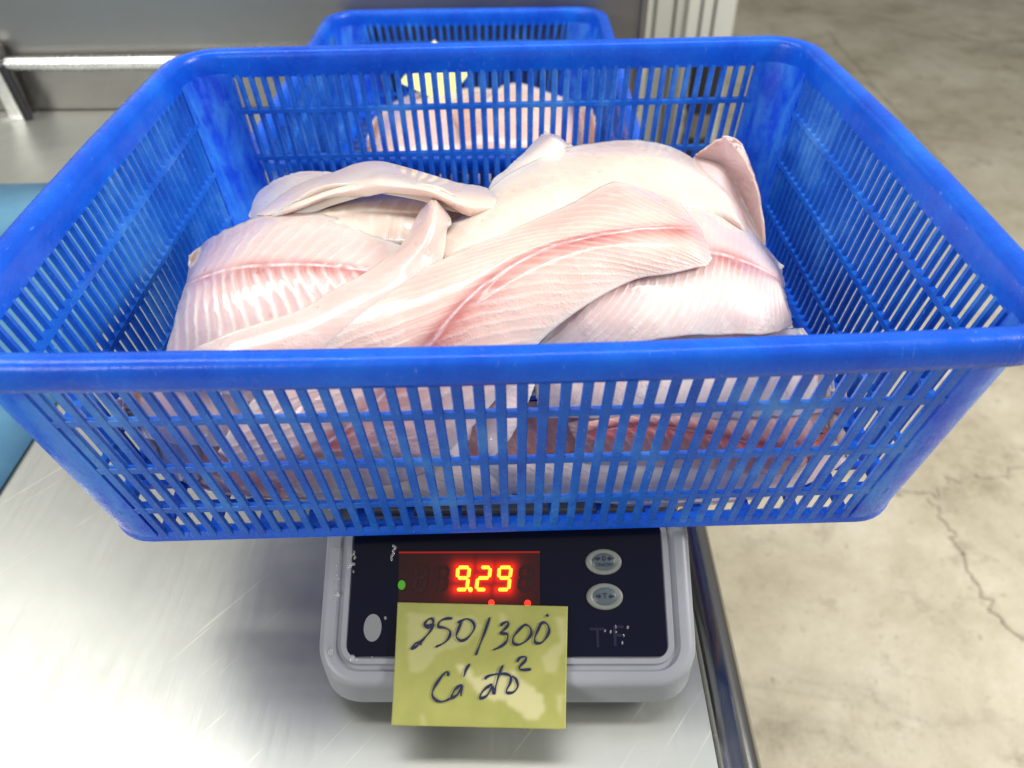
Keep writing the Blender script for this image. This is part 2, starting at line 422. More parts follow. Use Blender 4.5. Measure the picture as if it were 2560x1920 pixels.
in_r = [np.array([p[0] * .93, (p[1] + .12) * 1 - .12, 0]) for p in base_r]
r0 = [np.array([p[0], p[1], ZL - SO[2] + .001]) for p in base_r]
r00 = [np.array([p[0] * .985, p[1] * .985, ZL - SO[2]]) for p in base_r]
rings += [r00, r0, base_r, ring(.0004, -.0032, .02), ring(.0014, -.0014, .02), ring(.0030, -.0004, .02), ring(.0048, 0, .02), ring(.0078, 0, .02), ring(.0086, -.0016, .02), ring(.0104, -.0016, .02), ring(.0112, -.0001, .02), ring(.0134, -.0001, .02), ring(.0139, -.0012, .02)]
v, f = loft(rings); auto_smooth(mesh('housing', v, f, grey.m, scale), 35)
navy = NT('navy_panel'); navy.set(Base_Color=navy.ramp(navy.noise(10, 3), [(.3, (.003, .0035, .009)), (.75, (.004, .005, .020))]), Roughness=.16, Specular_IOR_Level=.25); navy.bump(navy.noise(35, 3), .06, .001)
v, f = loft([ring(.0142, -.0011, .019), ring(.0142, -.0004, .019)]); auto_smooth(mesh('display_panel', v, f, navy.m, scale), 30)
PN = -.0004
def flat(name, poly, mat, lift, parent, th=.0003):
    """poly in panel (s, t); a thin plate standing 'lift' proud of the panel"""
    v, f = loft([[L3(P3(s, t_, PN + lift)) for s, t_ in poly], [L3(P3(s, t_, PN + lift + th)) for s, t_ in poly]])
    return mesh(name, v, f, mat, parent, False)
def ell(c, rx, ry, n=40): return [(c[0] + rx * math.cos(k * math.tau / n), c[1] + ry * math.sin(k * math.tau / n)) for k in range(n)]
def zz(x, y, ox, oy, sc): return ((ox + x / sc) / 2560 * 2212, (oy + y / sc) / 2560 * 2212)
def dz_(x, y): return lp(*zz(x, y, 980, 1370, 5.53))     # reading from the enlarged view of the display
# display window with the light of the digits spread in the red filter
segs = []
def digit(tl, tr, ml, mr, bl, br, on):
    S_ = {'a': (tl, tr), 'b': (tr, mr), 'c': (mr, br), 'd': (bl, br), 'e': (ml, bl), 'f': (tl, ml), 'g': (ml, mr)}
    return [(S_[k], k in on) for k in 'abcdefg']
DG = [((912, 268), (1072, 268), (905, 415), (1055, 415), (890, 575), (1035, 575), 'abcdfg'),
      ((1225, 268), (1362, 268), (1185, 415), (1345, 415), (1165, 575), (1300, 575), 'abged'),
      ((1485, 268), (1650, 268), (1475, 415), (1630, 415), (1460, 575), (1612, 575), 'abcdfg'),
      ((345, 262), (480, 262), (330, 410), (465, 410), (305, 580), (445, 580), ''),
      ((640, 262), (775, 262), (625, 410), (760, 410), (600, 580), (740, 580), ''),
      ((1790, 262), (1930, 262), (1775, 410), (1915, 410), (1755, 570), (1900, 570), '')]
wtl, wtr, wbl, wbr = dz_(95, 50), dz_(2045, 45), dz_(85, 800), dz_(2045, 800)
lit = []
for d in DG:
    for ((a, b), on) in digit(*d[:6], d[6]):
        if on: lit.append((dz_(*a), dz_(*b)))
dot = dz_(1085, 575)
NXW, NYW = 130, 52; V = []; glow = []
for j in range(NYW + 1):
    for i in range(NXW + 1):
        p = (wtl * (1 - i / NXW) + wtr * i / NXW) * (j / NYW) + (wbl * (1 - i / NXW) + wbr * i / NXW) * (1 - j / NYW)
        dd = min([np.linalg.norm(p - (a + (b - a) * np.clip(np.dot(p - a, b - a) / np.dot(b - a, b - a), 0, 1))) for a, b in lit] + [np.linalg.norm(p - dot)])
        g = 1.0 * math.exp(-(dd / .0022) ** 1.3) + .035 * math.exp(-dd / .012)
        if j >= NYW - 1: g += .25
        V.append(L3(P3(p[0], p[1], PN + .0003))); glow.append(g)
F = [(j * (NXW + 1) + i, j * (NXW + 1) + i + 1, (j + 1) * (NXW + 1) + i + 1, (j + 1) * (NXW + 1) + i) for j in range(NYW) for i in range(NXW)]
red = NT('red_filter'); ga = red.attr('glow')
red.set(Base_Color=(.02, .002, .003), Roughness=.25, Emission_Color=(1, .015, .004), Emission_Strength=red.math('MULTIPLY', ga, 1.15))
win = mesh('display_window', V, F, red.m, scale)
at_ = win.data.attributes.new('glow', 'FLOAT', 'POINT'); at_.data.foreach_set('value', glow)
def emis(name, col, s):
    t = NT(name); t.set(Base_Color=(0, 0, 0), Emission_Color=col, Emission_Strength=s, Roughness=.4); return t.m
M['led'] = emis('led_lit', (1, .60, .04), 1.5); M['led_off'] = simple('led_unlit', (.030, .004, .005), .3); M['led_red'] = emis('led_red', (1, .03, .01), 1.6)
M['led_green'] = emis('led_green', (.06, .30, .015), .9)
def strip(a, b, wd, sh=.0006):
    a, b = np.array(a), np.array(b); d = (b - a) / np.linalg.norm(b - a); q = np.array([-d[1], d[0]]); a = a + d * sh; b = b - d * sh
    P = []
    for (c, s0) in ((b, -90), (a, 90)):
        for k in range(7):
            an = math.radians(s0 + 180 * k / 6); P.append(c + (d * math.cos(an) + q * math.sin(an)) * wd)
    return P
SEGW = .0014
for d in DG:
    segl = digit(*d[:6], d[6]); parts = []
    V, F = [], []
    for ((a, b), on) in segl:
        if d[6] and not on: continue
        P = strip(dz_(*a), dz_(*b), SEGW * (.62 if d[6] else .7), .0011)
        vv, ff = loft([[L3(P3(s, t_, PN + .0005)) for s, t_ in P], [L3(P3(s, t_, PN + .0008)) for s, t_ in P]])
        k = len(V); V += vv; F += [tuple(i + k for i in q) for q in ff]
    o = mesh('digit', V, F, M['led'] if d[6] else M['led_off'], scale, False)
    if not d[6]: o['label'] = 'unlit digit'
flat('decimal_point', ell(dot, .0011, .0012, 16), M['led'], .0006, scale)
flat('indicator_light', ell(dz_(1375, 758), .0015, .0015, 20), M['led_red'], .0006, scale); flat('indicator_light', ell(dz_(1875, 765), .0016, .0016, 20), M['led_red'], .0006, scale)
flat('power_light', ell(dz_(135, 512), .0018, .0022, 20), M['led_green'], .0006, scale)
# buttons
btn = simple('button_grey', (.20, .215, .19), .45); btd = simple('button_face', (.085, .11, .125), .4); ink = simple('dark_ink', (.008, .010, .03), .5)
def bz(x, y): return lp(*zz(x, y, 1420, 1340, 5.187))
def dome_btn(c, rx, ry):
    rings = [[L3(P3(s, t_, PN + .0002)) for s, t_ in ell(c, rx, ry)], [L3(P3(s, t_, PN + .0010)) for s, t_ in ell(c, rx * .97, ry * .97)], [L3(P3(s, t_, PN + .0014)) for s, t_ in ell(c, rx * .86, ry * .86)],
             [L3(P3(s, t_, PN + .0011)) for s, t_ in ell(c, rx * .70, ry * .70)], [L3(P3(s, t_, PN + .0007)) for s, t_ in ell(c, rx * .66, ry * .66)]]
    v, f = loft(rings); b_ = auto_smooth(mesh('button', v, f, btn, scale), 60)
    rings = [[L3(P3(s, t_, PN + .0008)) for s, t_ in ell(c, rx * .655, ry * .655)], [L3(P3(s, t_, PN + .0014)) for s, t_ in ell(c, rx * .5, ry * .5)], [L3(P3(s, t_, PN + .00165)) for s, t_ in ell(c, rx * .2, ry * .2)]]
    v, f = loft(rings); auto_smooth(mesh('button_face', v, f, btd, b_), 60)
    return b_
def text_mesh(name, txt, c, size, mat, parent, lift, sx=1.):
    cu = bpy.data.curves.new('t', 'FONT'); cu.body = txt; cu.size = size; cu.align_x = 'CENTER'; cu.align_y = 'CENTER'
    ob = bpy.data.objects.new('t', cu); COL.objects.link(ob); dg = bpy.context.evaluated_depsgraph_get(); me = ob.evaluated_get(dg).to_mesh()
    v = [L3(P3(c[0] + p.co.x * sx, c[1] + p.co.y, PN + lift)) for p in me.vertices]; f = [tuple(p.vertices) for p in me.polygons]
    ob.evaluated_get(dg).to_mesh_clear(); bpy.data.objects.remove(ob)
    return mesh(name, v, f, mat, parent, False)
def arrow(c, w_, dr): # small filled arrow pointing along +-s
    x0 = c[0]; return [(x0 - dr * w_, c[1] + .0003), (x0, c[1] + .0003), (x0, c[1] + .0012), (x0 + dr * w_ * .9, c[1]), (x0, c[1] - .0012), (x0, c[1] - .0003), (x0 - dr * w_, c[1] - .0003)][::1 if dr < 0 else -1]
k1, k2 = bz(462, 335), bz(476, 785)
rx_, ry_ = .0088, .0070
ry_ = abs(bz(465, 165)[1] - bz(465, 505)[1]) / 2; rx_ = abs(bz(230, 335)[0] - bz(700, 335)[0]) / 2
for c, rows in ((k1, 0), (k2, 1)):
    b_ = dome_btn(c, rx_, ry_)
    dy = .0014 if rows == 0 else 0
    for sg in (-1, 1):
        V, F = [], []
        P = arrow((c[0] + sg * .0030, c[1] + dy), .0014, -sg)
        flat('arrow', P, ink, .0018, b_, .0001)
    text_mesh('lettering', '0' if rows == 0 else 'T', (c[0], c[1] + dy), .0036, ink, b_, .00195)
    if rows == 0: text_mesh('lettering', 'ON/OFF', (c[0], c[1] - .0016), .0024, ink, b_, .00195)
flat('level_window', ell(lp(805, 1356), .0042, .0062), simple('silver_sticker', (.22, .23, .24), .35), .0003, scale)
# faint T and F shapes, slightly lighter than the panel, at its lower right
pale = simple('faint_mark', (.10, .12, .30), .4)
text_mesh('print', 'T', bz(385, 1330), .0125, simple('faint_mark_dark', (.006, .007, .030), .4), scale, .0002)
text_mesh('print', 'F', bz(650, 1310), .0135, simple('faint_mark_dark2', (.006, .008, .036), .4), scale, .0002)
# body, platform, feet
bw = (sr_ - sl)
yb0 = float((P3(cs, tt_, 0) - SO) @ FS)
bo = box('body', (0, yb0 + .085, (ZB - .016 + ZL) / 2 - SO[2]), (bw * .96, .20, ZB - .016 - ZL), grey.m, scale, .006, YS)
box('platform', (0, yb0 + .10, ZB - .0075 - SO[2] - .0025), (bw * 1.02, .205, .010), M['steel'], scale, .004, YS)
box('underside', (0, .06, .008 - SO[2]), (bw * .90, .33, .010), M['black'], scale, .001, YS)  # black underside; its black also stands for the shade in the gap
for x in (-.07, .07):
    for y in (-.10, .18): tube('rubber_foot', [(x, y, -SO[2]), (x, y, ZL - SO[2])], .010, M['black'], scale, 16)

# water drops left on the scale
wat = NT('water'); wat.set(Base_Color=(.75, .76, .78), Roughness=.04, Alpha=.30, Specular_IOR_Level=.9, Coat_Weight=1., Coat_Roughness=.03)
def drops(spots):
    V, F = [], []
    for (px, py, r_, lift, el) in spots:
        c = lp(px, py); k = len(V)
        for a in range(5):
            th = a / 4 * math.pi / 2
            for b in range(10):
                ph = b * math.tau / 10; w_ = 1 + .25 * math.sin(2 * ph + px)
                V.append(P3(c[0] + r_ * math.cos(th) * math.cos(ph) * w_, c[1] + r_ * el * math.cos(th) * math.sin(ph), lift + r_ * .55 * math.sin(th)))
        F.append(tuple(range(k + 9, k - 1, -1)))
        for a in range(4):
            for b in range(10): F.append((k + a * 10 + b, k + a * 10 + (b + 1) % 10, k + a * 10 + 10 + (b + 1) % 10, k + a * 10 + 10 + b))
    return mesh('water_drops', V, F, wat.m)
sp = [(random.uniform(753, 768), random.uniform(1165, 1240), random.uniform(.0004, .0009), -.0004, random.uniform(.8, 2)) for _ in range(16)]
sp += [(random.uniform(845, 856), random.uniform(1165, 1215), random.uniform(.0003, .0008), -.0004, random.uniform(.8, 2)) for _ in range(9)]
sp += [(random.uniform(722, 735), random.uniform(1165, 1300), random.uniform(.0004, .0008), 0., random.uniform(.8, 1.8)) for _ in range(14)]
sp += [(714, 1408, .0016, 0., 1.4), (760, 1422, .0014, -.0004, 1.2), (772, 1425, .0008, -.0004, 1), (812, 1372, .0010, -.0004, 1.), (832, 1335, .0006, -.0004, 1.5)]
sp += [(random.uniform(1290, 1370), random.uniform(1340, 1392), random.uniform(.0003, .0007), -.0004, random.uniform(.8, 2)) for _ in range(7)]
sp += [(random.uniform(770, 1440), random.uniform(1415, 1428), random.uniform(.0003, .0006), -.0004, 1.) for _ in range(10)]
tag(drops(sp), kind='stuff')
# ---------------------------------------------------------------- paper note on the scale
def nz_(x, y): return lp(*zz(x, y, 980, 1500, 4.9156), .0012)
nt = empty('paper_note', tuple(P3(*nz_(1106, 800), .0012)))
tag(nt, 'yellow paper note with blue handwriting 250/300 stuck on the scale panel', 'paper note')
NO = np.array(nt.location)
c00, c10, c11, c01 = nz_(5, 1530), nz_(2130, 1580), nz_(2160, 78), nz_(70, 28)
def curl(t_): # paper lies on the panel at its top and lifts a little towards the free lower edge
    k = max(0, 1 - t_); return .0016 + .0030 * k * k
pale_patches = [[(780, 800), (960, 850), (1010, 960), (1240, 900), (1480, 850), (1560, 950), (1700, 1060), (1840, 1160), (1850, 1330), (1760, 1450), (1640, 1440), (1480, 1310), (1370, 1230), (1180, 1200), (1040, 1150), (960, 1010), (860, 930)],  # outlines of paler, glossier patches on the paper
          [(180, 180), (420, 190), (620, 220), (980, 200), (1100, 330), (900, 560), (600, 640), (400, 900), (240, 920), (190, 700)],
          [(1300, 160), (1360, 160), (1420, 260), (1330, 330)], [(1990, 200), (2110, 200), (2100, 560), (2010, 760), (1990, 900), (1890, 870), (1810, 700), (1950, 560), (2060, 480)],
          [(1990, 1130), (2090, 1140), (2060, 1250), (2030, 1420), (2010, 1300)], [(360, 1400), (440, 1430), (440, 1550), (360, 1550)]]
def inside(p, poly):
    x, y = p; c = False; n = len(poly)
    for i in range(n):
        (x1, y1), (x2, y2) = poly[i], poly[(i + 1) % n]
        if (y1 > y) != (y2 > y) and x < (x2 - x1) * (y - y1) / (y2 - y1) + x1: c = not c
    return c
NU_, NV_ = 110, 80; V = []; pale_w = []
for j in range(NV_ + 1):
    for i in range(NU_ + 1):
        a, b = i / NU_, j / NV_
        p = (c00 * (1 - a) + c10 * a) * (1 - b) + (c01 * (1 - a) + c11 * a) * b
        V.append(P3(p[0], p[1], curl(b) + (.0006 * mnoise.noise((a * 4, b * 4, 0)) + .0003 * mnoise.noise((a * 12, b * 5, 4))) * (1 - b)) - NO)
        qx, qy = 60 + a * 2080 - (1 - b) * 40, 1540 - b * 1490
        qx += 28 * mnoise.noise((qx * .012, qy * .012, 3)); qy += 28 * mnoise.noise((qx * .012, qy * .012, 9))
        pale_w.append(float(max([(1., .45, .5, .55, .6, .35)[k] * inside((qx, qy), s_) for k, s_ in enumerate(pale_patches)])))
sg_ = np.array(pale_w).reshape(NV_ + 1, NU_ + 1)
for _ in range(3):
    q_ = np.pad(sg_, 1, mode='edge'); sg_ = .4 * sg_ + .15 * (q_[:-2, 1:-1] + q_[2:, 1:-1] + q_[1:-1, :-2] + q_[1:-1, 2:])
pale_w = [float(x) for x in sg_.ravel()]
F = [(j * (NU_ + 1) + i, j * (NU_ + 1) + i + 1, (j + 1) * (NU_ + 1) + i + 1, (j + 1) * (NU_ + 1) + i) for j in range(NV_) for i in range(NU_)]
yel = NT('yellow_paper'); sa = yel.attr('pale_patch')
yc = yel.ramp(yel.noise(60, 4), [(.3, (.29, .295, .068)), (.7, (.35, .35, .088))])
yel.set(Base_Color=yel.mix(sa, yc, (.52, .49, .24)), Roughness=yel.math('MULTIPLY_ADD', sa, -.25, .55), Coat_Weight=.15)
pp = mesh('paper', V, F, yel.m, nt); a_ = pp.data.attributes.new('pale_patch', 'FLOAT', 'POINT'); a_.data.foreach_set('value', pale_w)
so = pp.modifiers.new('thick', 'SOLIDIFY'); so.thickness = .00025; so.offset = -1
def crom(P, n=8):
    P = [np.array(p, float) for p in P]; P = [2 * P[0] - P[1]] + P + [2 * P[-1] - P[-2]]; out = []
    for i in range(1, len(P) - 2):
        for k in range(n):
            t_ = k / n; a, b, c, d = P[i - 1:i + 3]
            out.append(.5 * (2 * b + (c - a) * t_ + (2 * a - 5 * b + 4 * c - d) * t_ ** 2 + (3 * b - a - 3 * c + d) * t_ ** 3))
    out.append(P[-2]); return out
inkb = simple('blue_black_ink', (.006, .010, .055), .5)
strokes = [
    [(395, 350), (405, 300), (445, 255), (490, 250), (500, 300), (460, 330), (410, 345), (450, 370), (500, 320), (470, 400), (400, 490), (345, 545), (290, 560), (245, 625), (300, 600), (330, 565), (365, 570)],
    [(735, 240), (650, 245), (580, 285), (565, 345), (640, 360), (705, 400), (700, 470), (640, 545), (535, 600)],
    [(850, 265), (800, 400), (785, 470), (850, 515), (930, 470), (1000, 360), (985, 280), (910, 240), (840, 270), (800, 295)],
    [(1190, 212), (1130, 400), (1070, 560), (1022, 688)],
    [(1320, 320), (1360, 280), (1405, 265), (1410, 310), (1360, 370), (1320, 410), (1390, 415), (1410, 450), (1380, 530), (1300, 590), (1230, 620)],
    [(1610, 295), (1540, 370), (1475, 460), (1480, 530), (1550, 545), (1640, 490), (1695, 400), (1670, 320), (1610, 290)],
    [(1820, 260), (1770, 370), (1735, 460), (1745, 515), (1810, 520), (1870, 460), (1910, 370), (1890, 290), (1840, 262), (1790, 300)],
    [(1885, 155), (1890, 178), (1905, 172)],
    [(690, 950), (690, 910), (655, 905), (580, 1000), (520, 1100), (505, 1180), (560, 1240), (640, 1250), (720, 1215)],
    [(865, 1050), (800, 1080), (750, 1150), (735, 1205), (800, 1170), (860, 1060), (850, 1120), (850, 1185)],
    [(950, 795), (905, 870), (880, 955)],
    [(1225, 1030), (1150, 1080), (1090, 1150), (1085, 1200), (1160, 1170), (1225, 1060), (1240, 1150)],
    [(1350, 800), (1310, 900), (1270, 1040), (1248, 1155)],
    [(1130, 975), (1180, 935), (1280, 910), (1380, 905), (1450, 930)],
    [(1450, 930), (1440, 1010), (1395, 1100), (1410, 1130), (1480, 1120), (1530, 1050), (1510, 970), (1460, 925)],
    [(1520, 760), (1560, 705), (1625, 695), (1620, 740), (1550, 820), (1570, 850), (1690, 845)]]
for s_ in strokes:
    C = crom(s_, 7); V = []; n = len(C)
    P2 = []
    for q in C:
        a = (q[0] - 60 + (1 - (1540 - q[1]) / 1490) * 40) / 2080; b = (1540 - q[1]) / 1490
        pl = (c00 * (1 - a) + c10 * a) * (1 - b) + (c01 * (1 - a) + c11 * a) * b; P2.append((pl, curl(b)))
    for i in range(n):
        d = P2[min(i + 1, n - 1)][0] - P2[max(i - 1, 0)][0]; d = d / (np.linalg.norm(d) + 1e-9); q = np.array([-d[1], d[0]])
        wd = .00048 * (1 + .35 * math.sin(i * .35)) * (.6 if i in (0, n - 1) else 1)
        for sg in (-1, 1):
            p = P2[i][0] + q * wd * sg; V.append(P3(p[0], p[1], P2[i][1] + .00035+ .0003) - NO)
    F = [(2 * i, 2 * i + 1, 2 * i + 3, 2 * i + 2) for i in range(n - 1)]
    mesh('handwriting', V, F, inkb, nt, False)

# ---------------------------------------------------------------- fish fillets
class Heap:
    def __init__(s, c, yaw, x0, ax, y0, ayf, ayb, z0, A, e, lim):
        s.c, s.yaw, s.x0, s.ax, s.y0, s.ayf, s.ayb, s.z0, s.A, s.e, s.lim = c, yaw, x0, ax, y0, ayf, ayb, z0, A, e, lim
    def local(s, P):
        c_, s_ = math.cos(s.yaw), math.sin(s.yaw); x = P[..., 0] - s.c[0]; y = P[..., 1] - s.c[1]
        return np.stack([c_ * x + s_ * y, -s_ * x + c_ * y, P[..., 2]], -1)
    def world(s, P):
        c_, s_ = math.cos(s.yaw), math.sin(s.yaw); x, y = P[..., 0], P[..., 1]
        return np.stack([c_ * x - s_ * y + s.c[0], s_ * x + c_ * y + s.c[1], P[..., 2]], -1)
    def h(s, x, y, d):
        ay = np.where(y < s.y0, s.ayf, s.ayb)
        r = (np.abs((x - s.x0) / (s.ax + .7 * d)) ** 5. + np.abs((y - s.y0) / (ay + .7 * d)) ** 5.) ** (1 / 5.)
        return s.z0 + (s.A + d) * np.sqrt(np.maximum(0, 1 - r ** s.e)) - .4 * np.maximum(0, r - 1)
    def cast(s, px, py, d):
        D = ray(px, py); ts = np.linspace(.2, 1.25, 700)
        O = s.local(CAM[None, None, :] + 0 * D); E = s.local(CAM + D) - O
        tb = np.full(px.shape, np.nan)
        for j in range(px.shape[0]):
            X = O[j][:, None, :] + E[j][:, None, :] * ts[None, :, None]
            g = X[..., 2] - s.h(X[..., 0], X[..., 1], d[j][:, None])
            hit = g <= 0; any_ = hit.any(1); i = np.where(any_, hit.argmax(1), g.argmin(1))
            k = np.arange(len(i)); i0 = np.maximum(i - 1, 0); g0, g1 = g[k, i0], g[k, i]
            fr = np.where(any_ & (i > 0), g0 / np.maximum(g0 - g1, 1e-9), 1.)
            tb[j] = ts[i0] + (ts[i] - ts[i0]) * np.clip(fr, 0, 1)
        for _ in range(6):                                    # ease the depth so that sheets drape
            q = np.pad(tb, 1, mode='edge'); tb = .5 * tb + .125 * (q[:-2, 1:-1] + q[2:, 1:-1] + q[1:-1, :-2] + q[1:-1, 2:])
        L = O + E * tb[..., None]
        return L
def interp(rows, nu, nv):
    k = max(len(r) for r in rows); R = np.array([[(*p, 0)[:3] for p in r] for r in rows], float)
    def cr_axis(A, n):
        m = A.shape[0]; A = np.concatenate([2 * A[:1] - A[1:2], A, 2 * A[-1:] - A[-2:-1]], 0)
        t_ = np.linspace(0, m - 1 - 1e-6, n); i = t_.astype(int); f_ = (t_ - i).reshape(-1, *([1] * (A.ndim - 1)))
        a, b, c, d = A[i], A[i + 1], A[i + 2], A[np.minimum(i + 3, m + 1)]
        return .5 * (2 * b + (c - a) * f_ + (2 * a - 5 * b + 4 * c - d) * f_ ** 2 + (3 * b - a - 3 * c + d) * f_ ** 3)
    R = cr_axis(R, nu); R = cr_axis(R.transpose(1, 0, 2), nv).transpose(1, 0, 2)
    return R
def vnoise(a, b, seed):
    return np.array([[mnoise.noise((float(x), float(y), seed)) for x, y in zip(ra, rb)] for ra, rb in zip(a, b)])
def fish_mat():
    t = NT('fish_flesh')
    tint = t.attr('tint', True); rd = t.attr('rd'); ln = t.attr('ln'); ch = t.attr('ch'); ca = t.attr('ca')
    big = t.noise(22, 4, .6); nz1 = t.noise(60, 5, .62); nz2 = t.noise(240, 4, .65); fine = t.noise(900, 3, .6)
    s_ = t.math('ADD', ch, t.math('MULTIPLY_ADD', nz1, .5, -.25)); s_ = t.math('ADD', s_, t.math('MULTIPLY_ADD', big, 1.6, -.8))
    sn = t.math('MULTIPLY_ADD', t.math('SINE', t.math('MULTIPLY', s_, 6.2832)), .5, .5)
    rid = t.math('MULTIPLY', t.math('POWER', sn, 2.6), t.math('MULTIPLY', ca, t.ramp(nz1, [(.30, .15), (.62, .85)])))
    sn2 = t.math('MULTIPLY_ADD', t.math('SINE', t.math('MULTIPLY_ADD', s_, 6.2832 * 2.7, 1.)), .5, .5)
    rid2 = t.math('MULTIPLY', t.math('POWER', sn2, 8.), t.math('MULTIPLY', ca, t.ramp(big, [(.45, 0.), (.6, .6)])))
    c = t.mix(t.ramp(big, [(.40, 0.), (.70, .65)]), tint, t.mix(.5, tint, (.70, .32, .27)))
    c = t.mix(t.ramp(nz1, [(.50, 0.), (.78, .45)]), c, (.84, .75, .70))
    c = t.mix(t.math('MULTIPLY', t.math('MULTIPLY', rd, t.ramp(big, [(.32, .35), (.58, 1.)])), t.math('MULTIPLY_ADD', nz1, 1.3, .45)), c, (.46, .085, .085))
    c = t.mix(t.ramp(t.noise(130, 3, .5, None, .3), [(.70, 0.), (.76, .45)]), c, (.55, .20, .17))
    c = t.mix(t.math('MULTIPLY', rid, .70), c, (.88, .80, .76)); c = t.mix(t.math('MULTIPLY', rid2, .5), c, (.88, .80, .76))
    c = t.mix(t.math('MULTIPLY', ln, t.ramp(nz2, [(.35, .35), (.6, 1.)])), c, (.92, .82, .83))
    t.set(Base_Color=c, Roughness=t.ramp(nz2, [(.3, .26), (.7, .44)]), Subsurface_Weight=.5, Subsurface_Radius=(1., .40, .28), Subsurface_Scale=.006, Specular_IOR_Level=.4, Coat_Weight=.7, Coat_Roughness=.09)
    wet = t.ramp(t.noise(30, 2), [(.48, .15), (.62, 1.)])
    hgt = t.math('ADD', t.math('ADD', rid, t.math('MULTIPLY', rid2, .5)), t.math('MULTIPLY', wet, t.math('ADD', t.math('MULTIPLY', fine, .8), t.math('MULTIPLY', nz2, 1.5))))
    t.bump(hgt, .6, .0008); return t.m
M['fish'] = fish_mat()
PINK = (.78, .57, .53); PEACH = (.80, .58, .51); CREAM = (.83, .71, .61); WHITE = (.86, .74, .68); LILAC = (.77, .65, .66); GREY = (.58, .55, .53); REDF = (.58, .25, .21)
SEED = [0]
def fillet(label, rows, layer, heap, tint=PINK, mid=None, red=.7, red_w=.10, line=.9, nch=24, kup=5., kdn=-5., camt=.6, cdn=None, bulge=.005, rag=3.4, thick=.0060, nu=140, nv=52, edge=(.85, .76, .72), und=.0012):
    SEED[0] += 1; sd = SEED[0] * 7.3
    R = interp(rows, nu, nv); u = np.linspace(0, 1, nu)[:, None] + 0 * R[..., 0]; v = np.linspace(0, 1, nv)[None, :] + 0 * R[..., 0]
    # ragged cut edges
    for s0, vi in ((0, 0), (1, -1)):
        dirv = R[:, 1 if s0 == 0 else -2, :2] - R[:, vi, :2]; dirv /= np.linalg.norm(dirv, axis=1, keepdims=True) + 1e-9
        nn = np.array([mnoise.noise((a * 9, sd, s0)) + max(0, .25 + mnoise.noise((a * 6, sd + 9, s0))) * (1.3 * mnoise.noise((a * 26, sd, s0 + 4)) + .9 * mnoise.noise((a * 52, sd, s0 + 8))) for a in u[:, 0]])
        wgt = np.exp(-((v if s0 == 0 else 1 - v) / .10) ** 2)
        R[..., :2] += (rag * nn[:, None] * wgt)[..., None] * dirv[:, None, :]
    for s0, ui in ((0, 0), (1, -1)):
        dirv = R[1 if s0 == 0 else -2, :, :2] - R[ui, :, :2]; dirv /= np.linalg.norm(dirv, axis=1, keepdims=True) + 1e-9
        nn = np.array([mnoise.noise((a * 5, sd + 3, s0)) + .5 * mnoise.noise((a * 14, sd + 3, s0)) for a in v[0]])
        wgt = np.exp(-((u if s0 == 0 else 1 - u) / .05) ** 2)
        R[..., :2] += (rag * 1.6 * nn[None, :] * wgt)[..., None] * dirv[None, :, :]
    eu = np.clip(np.minimum(u, 1 - u) / .12, 0, 1); ev = np.clip(np.minimum(v, 1 - v) / .5, 0, 1)
    prof = (1 - (1 - ev) ** 2.2) * (1 - (1 - eu) ** 2)
    vm = .5 if mid is None else mid
    side = np.abs(v - vm)
    chv = u * nch + np.where(v < vm, kup, kdn) * side
    cmap = np.where(v < vm, camt, camt if cdn is None else cdn)
    d = layer + R[..., 2] + bulge * prof + und * vnoise(u * 5, v * 2.5, sd)
    if mid is not None: d = d - .0012 * np.exp(-((v - vm - .02) / .05) ** 2) * (eu)
    d = d + .00030 * np.clip(cmap - .5, 0, 2) * np.sin((chv + .6 * vnoise(u * 6, v * 3, sd + 21)) * 2 * math.pi) * prof
    L = heap.cast(R[..., 0], R[..., 1], d)
    L = heap.lim(L)
    gu = np.gradient(L, axis=0); gv = np.gradient(L, axis=1); N = np.cross(gu, gv); N /= np.linalg.norm(N, axis=-1, keepdims=True) + 1e-12
    camL = heap.local(CAM[None, :])[0]
    flip = (np.sum(N * (camL - L), -1)).mean() < 0
    if flip: N = -N
    th = .0010 + thick * prof
    Bt = L - N * th[..., None]
    W1, W2 = heap.world(L), heap.world(Bt)
    org = W1.reshape(-1, 3).mean(0); org[2] = W2[..., 2].min()
    V = np.concatenate([W1.reshape(-1, 3), W2.reshape(-1, 3)]) - org
    n0 = nu * nv; F = []
    idx = np.arange(n0).reshape(nu, nv)
    q = np.stack([idx[:-1, :-1], idx[1:, :-1], idx[1:, 1:], idx[:-1, 1:]], -1).reshape(-1, 4)
    if flip: q = q[:, ::-1]
    qb = q[:, ::-1] + n0
    bd = list(idx[:, 0]) + list(idx[-1, 1:]) + list(idx[::-1, -1][1:]) + list(idx[0, ::-1][1:-1])
    m = len(bd); sd_ = np.array([(bd[i], bd[(i + 1) % m], bd[(i + 1) % m] + n0, bd[i] + n0) for i in range(m)])
    if not flip: sd_ = sd_[:, ::-1]
    F = np.concatenate([q, qb, sd_]).tolist()
    o = mesh('fish_fillet', V, F, M['fish'], None, True, tuple(org))
    tint = np.array(tint); edge = np.array(edge)
    k = (np.exp(-ev / .16) * .8)[..., None]
    tc = tint * (1 - k) + edge * k
    rdv = np.zeros_like(u) if mid is None else red * (np.exp(-((v - vm) / (red_w * np.where(v < vm, .55, 1.25))) ** 2) * np.clip(eu * 1.5, 0, 1))
    lnv = np.zeros_like(u) if mid is None else line * np.exp(-((v - vm - .012 * vnoise(u * 14, v * 0, sd + 33)) / .0075) ** 4) * np.clip(eu * 2, 0, 1)
    rdv = np.clip(rdv + .25 * np.clip(vnoise(u * 4, v * 3, sd + 50), 0, 1), 0, 1) if mid is not None else rdv
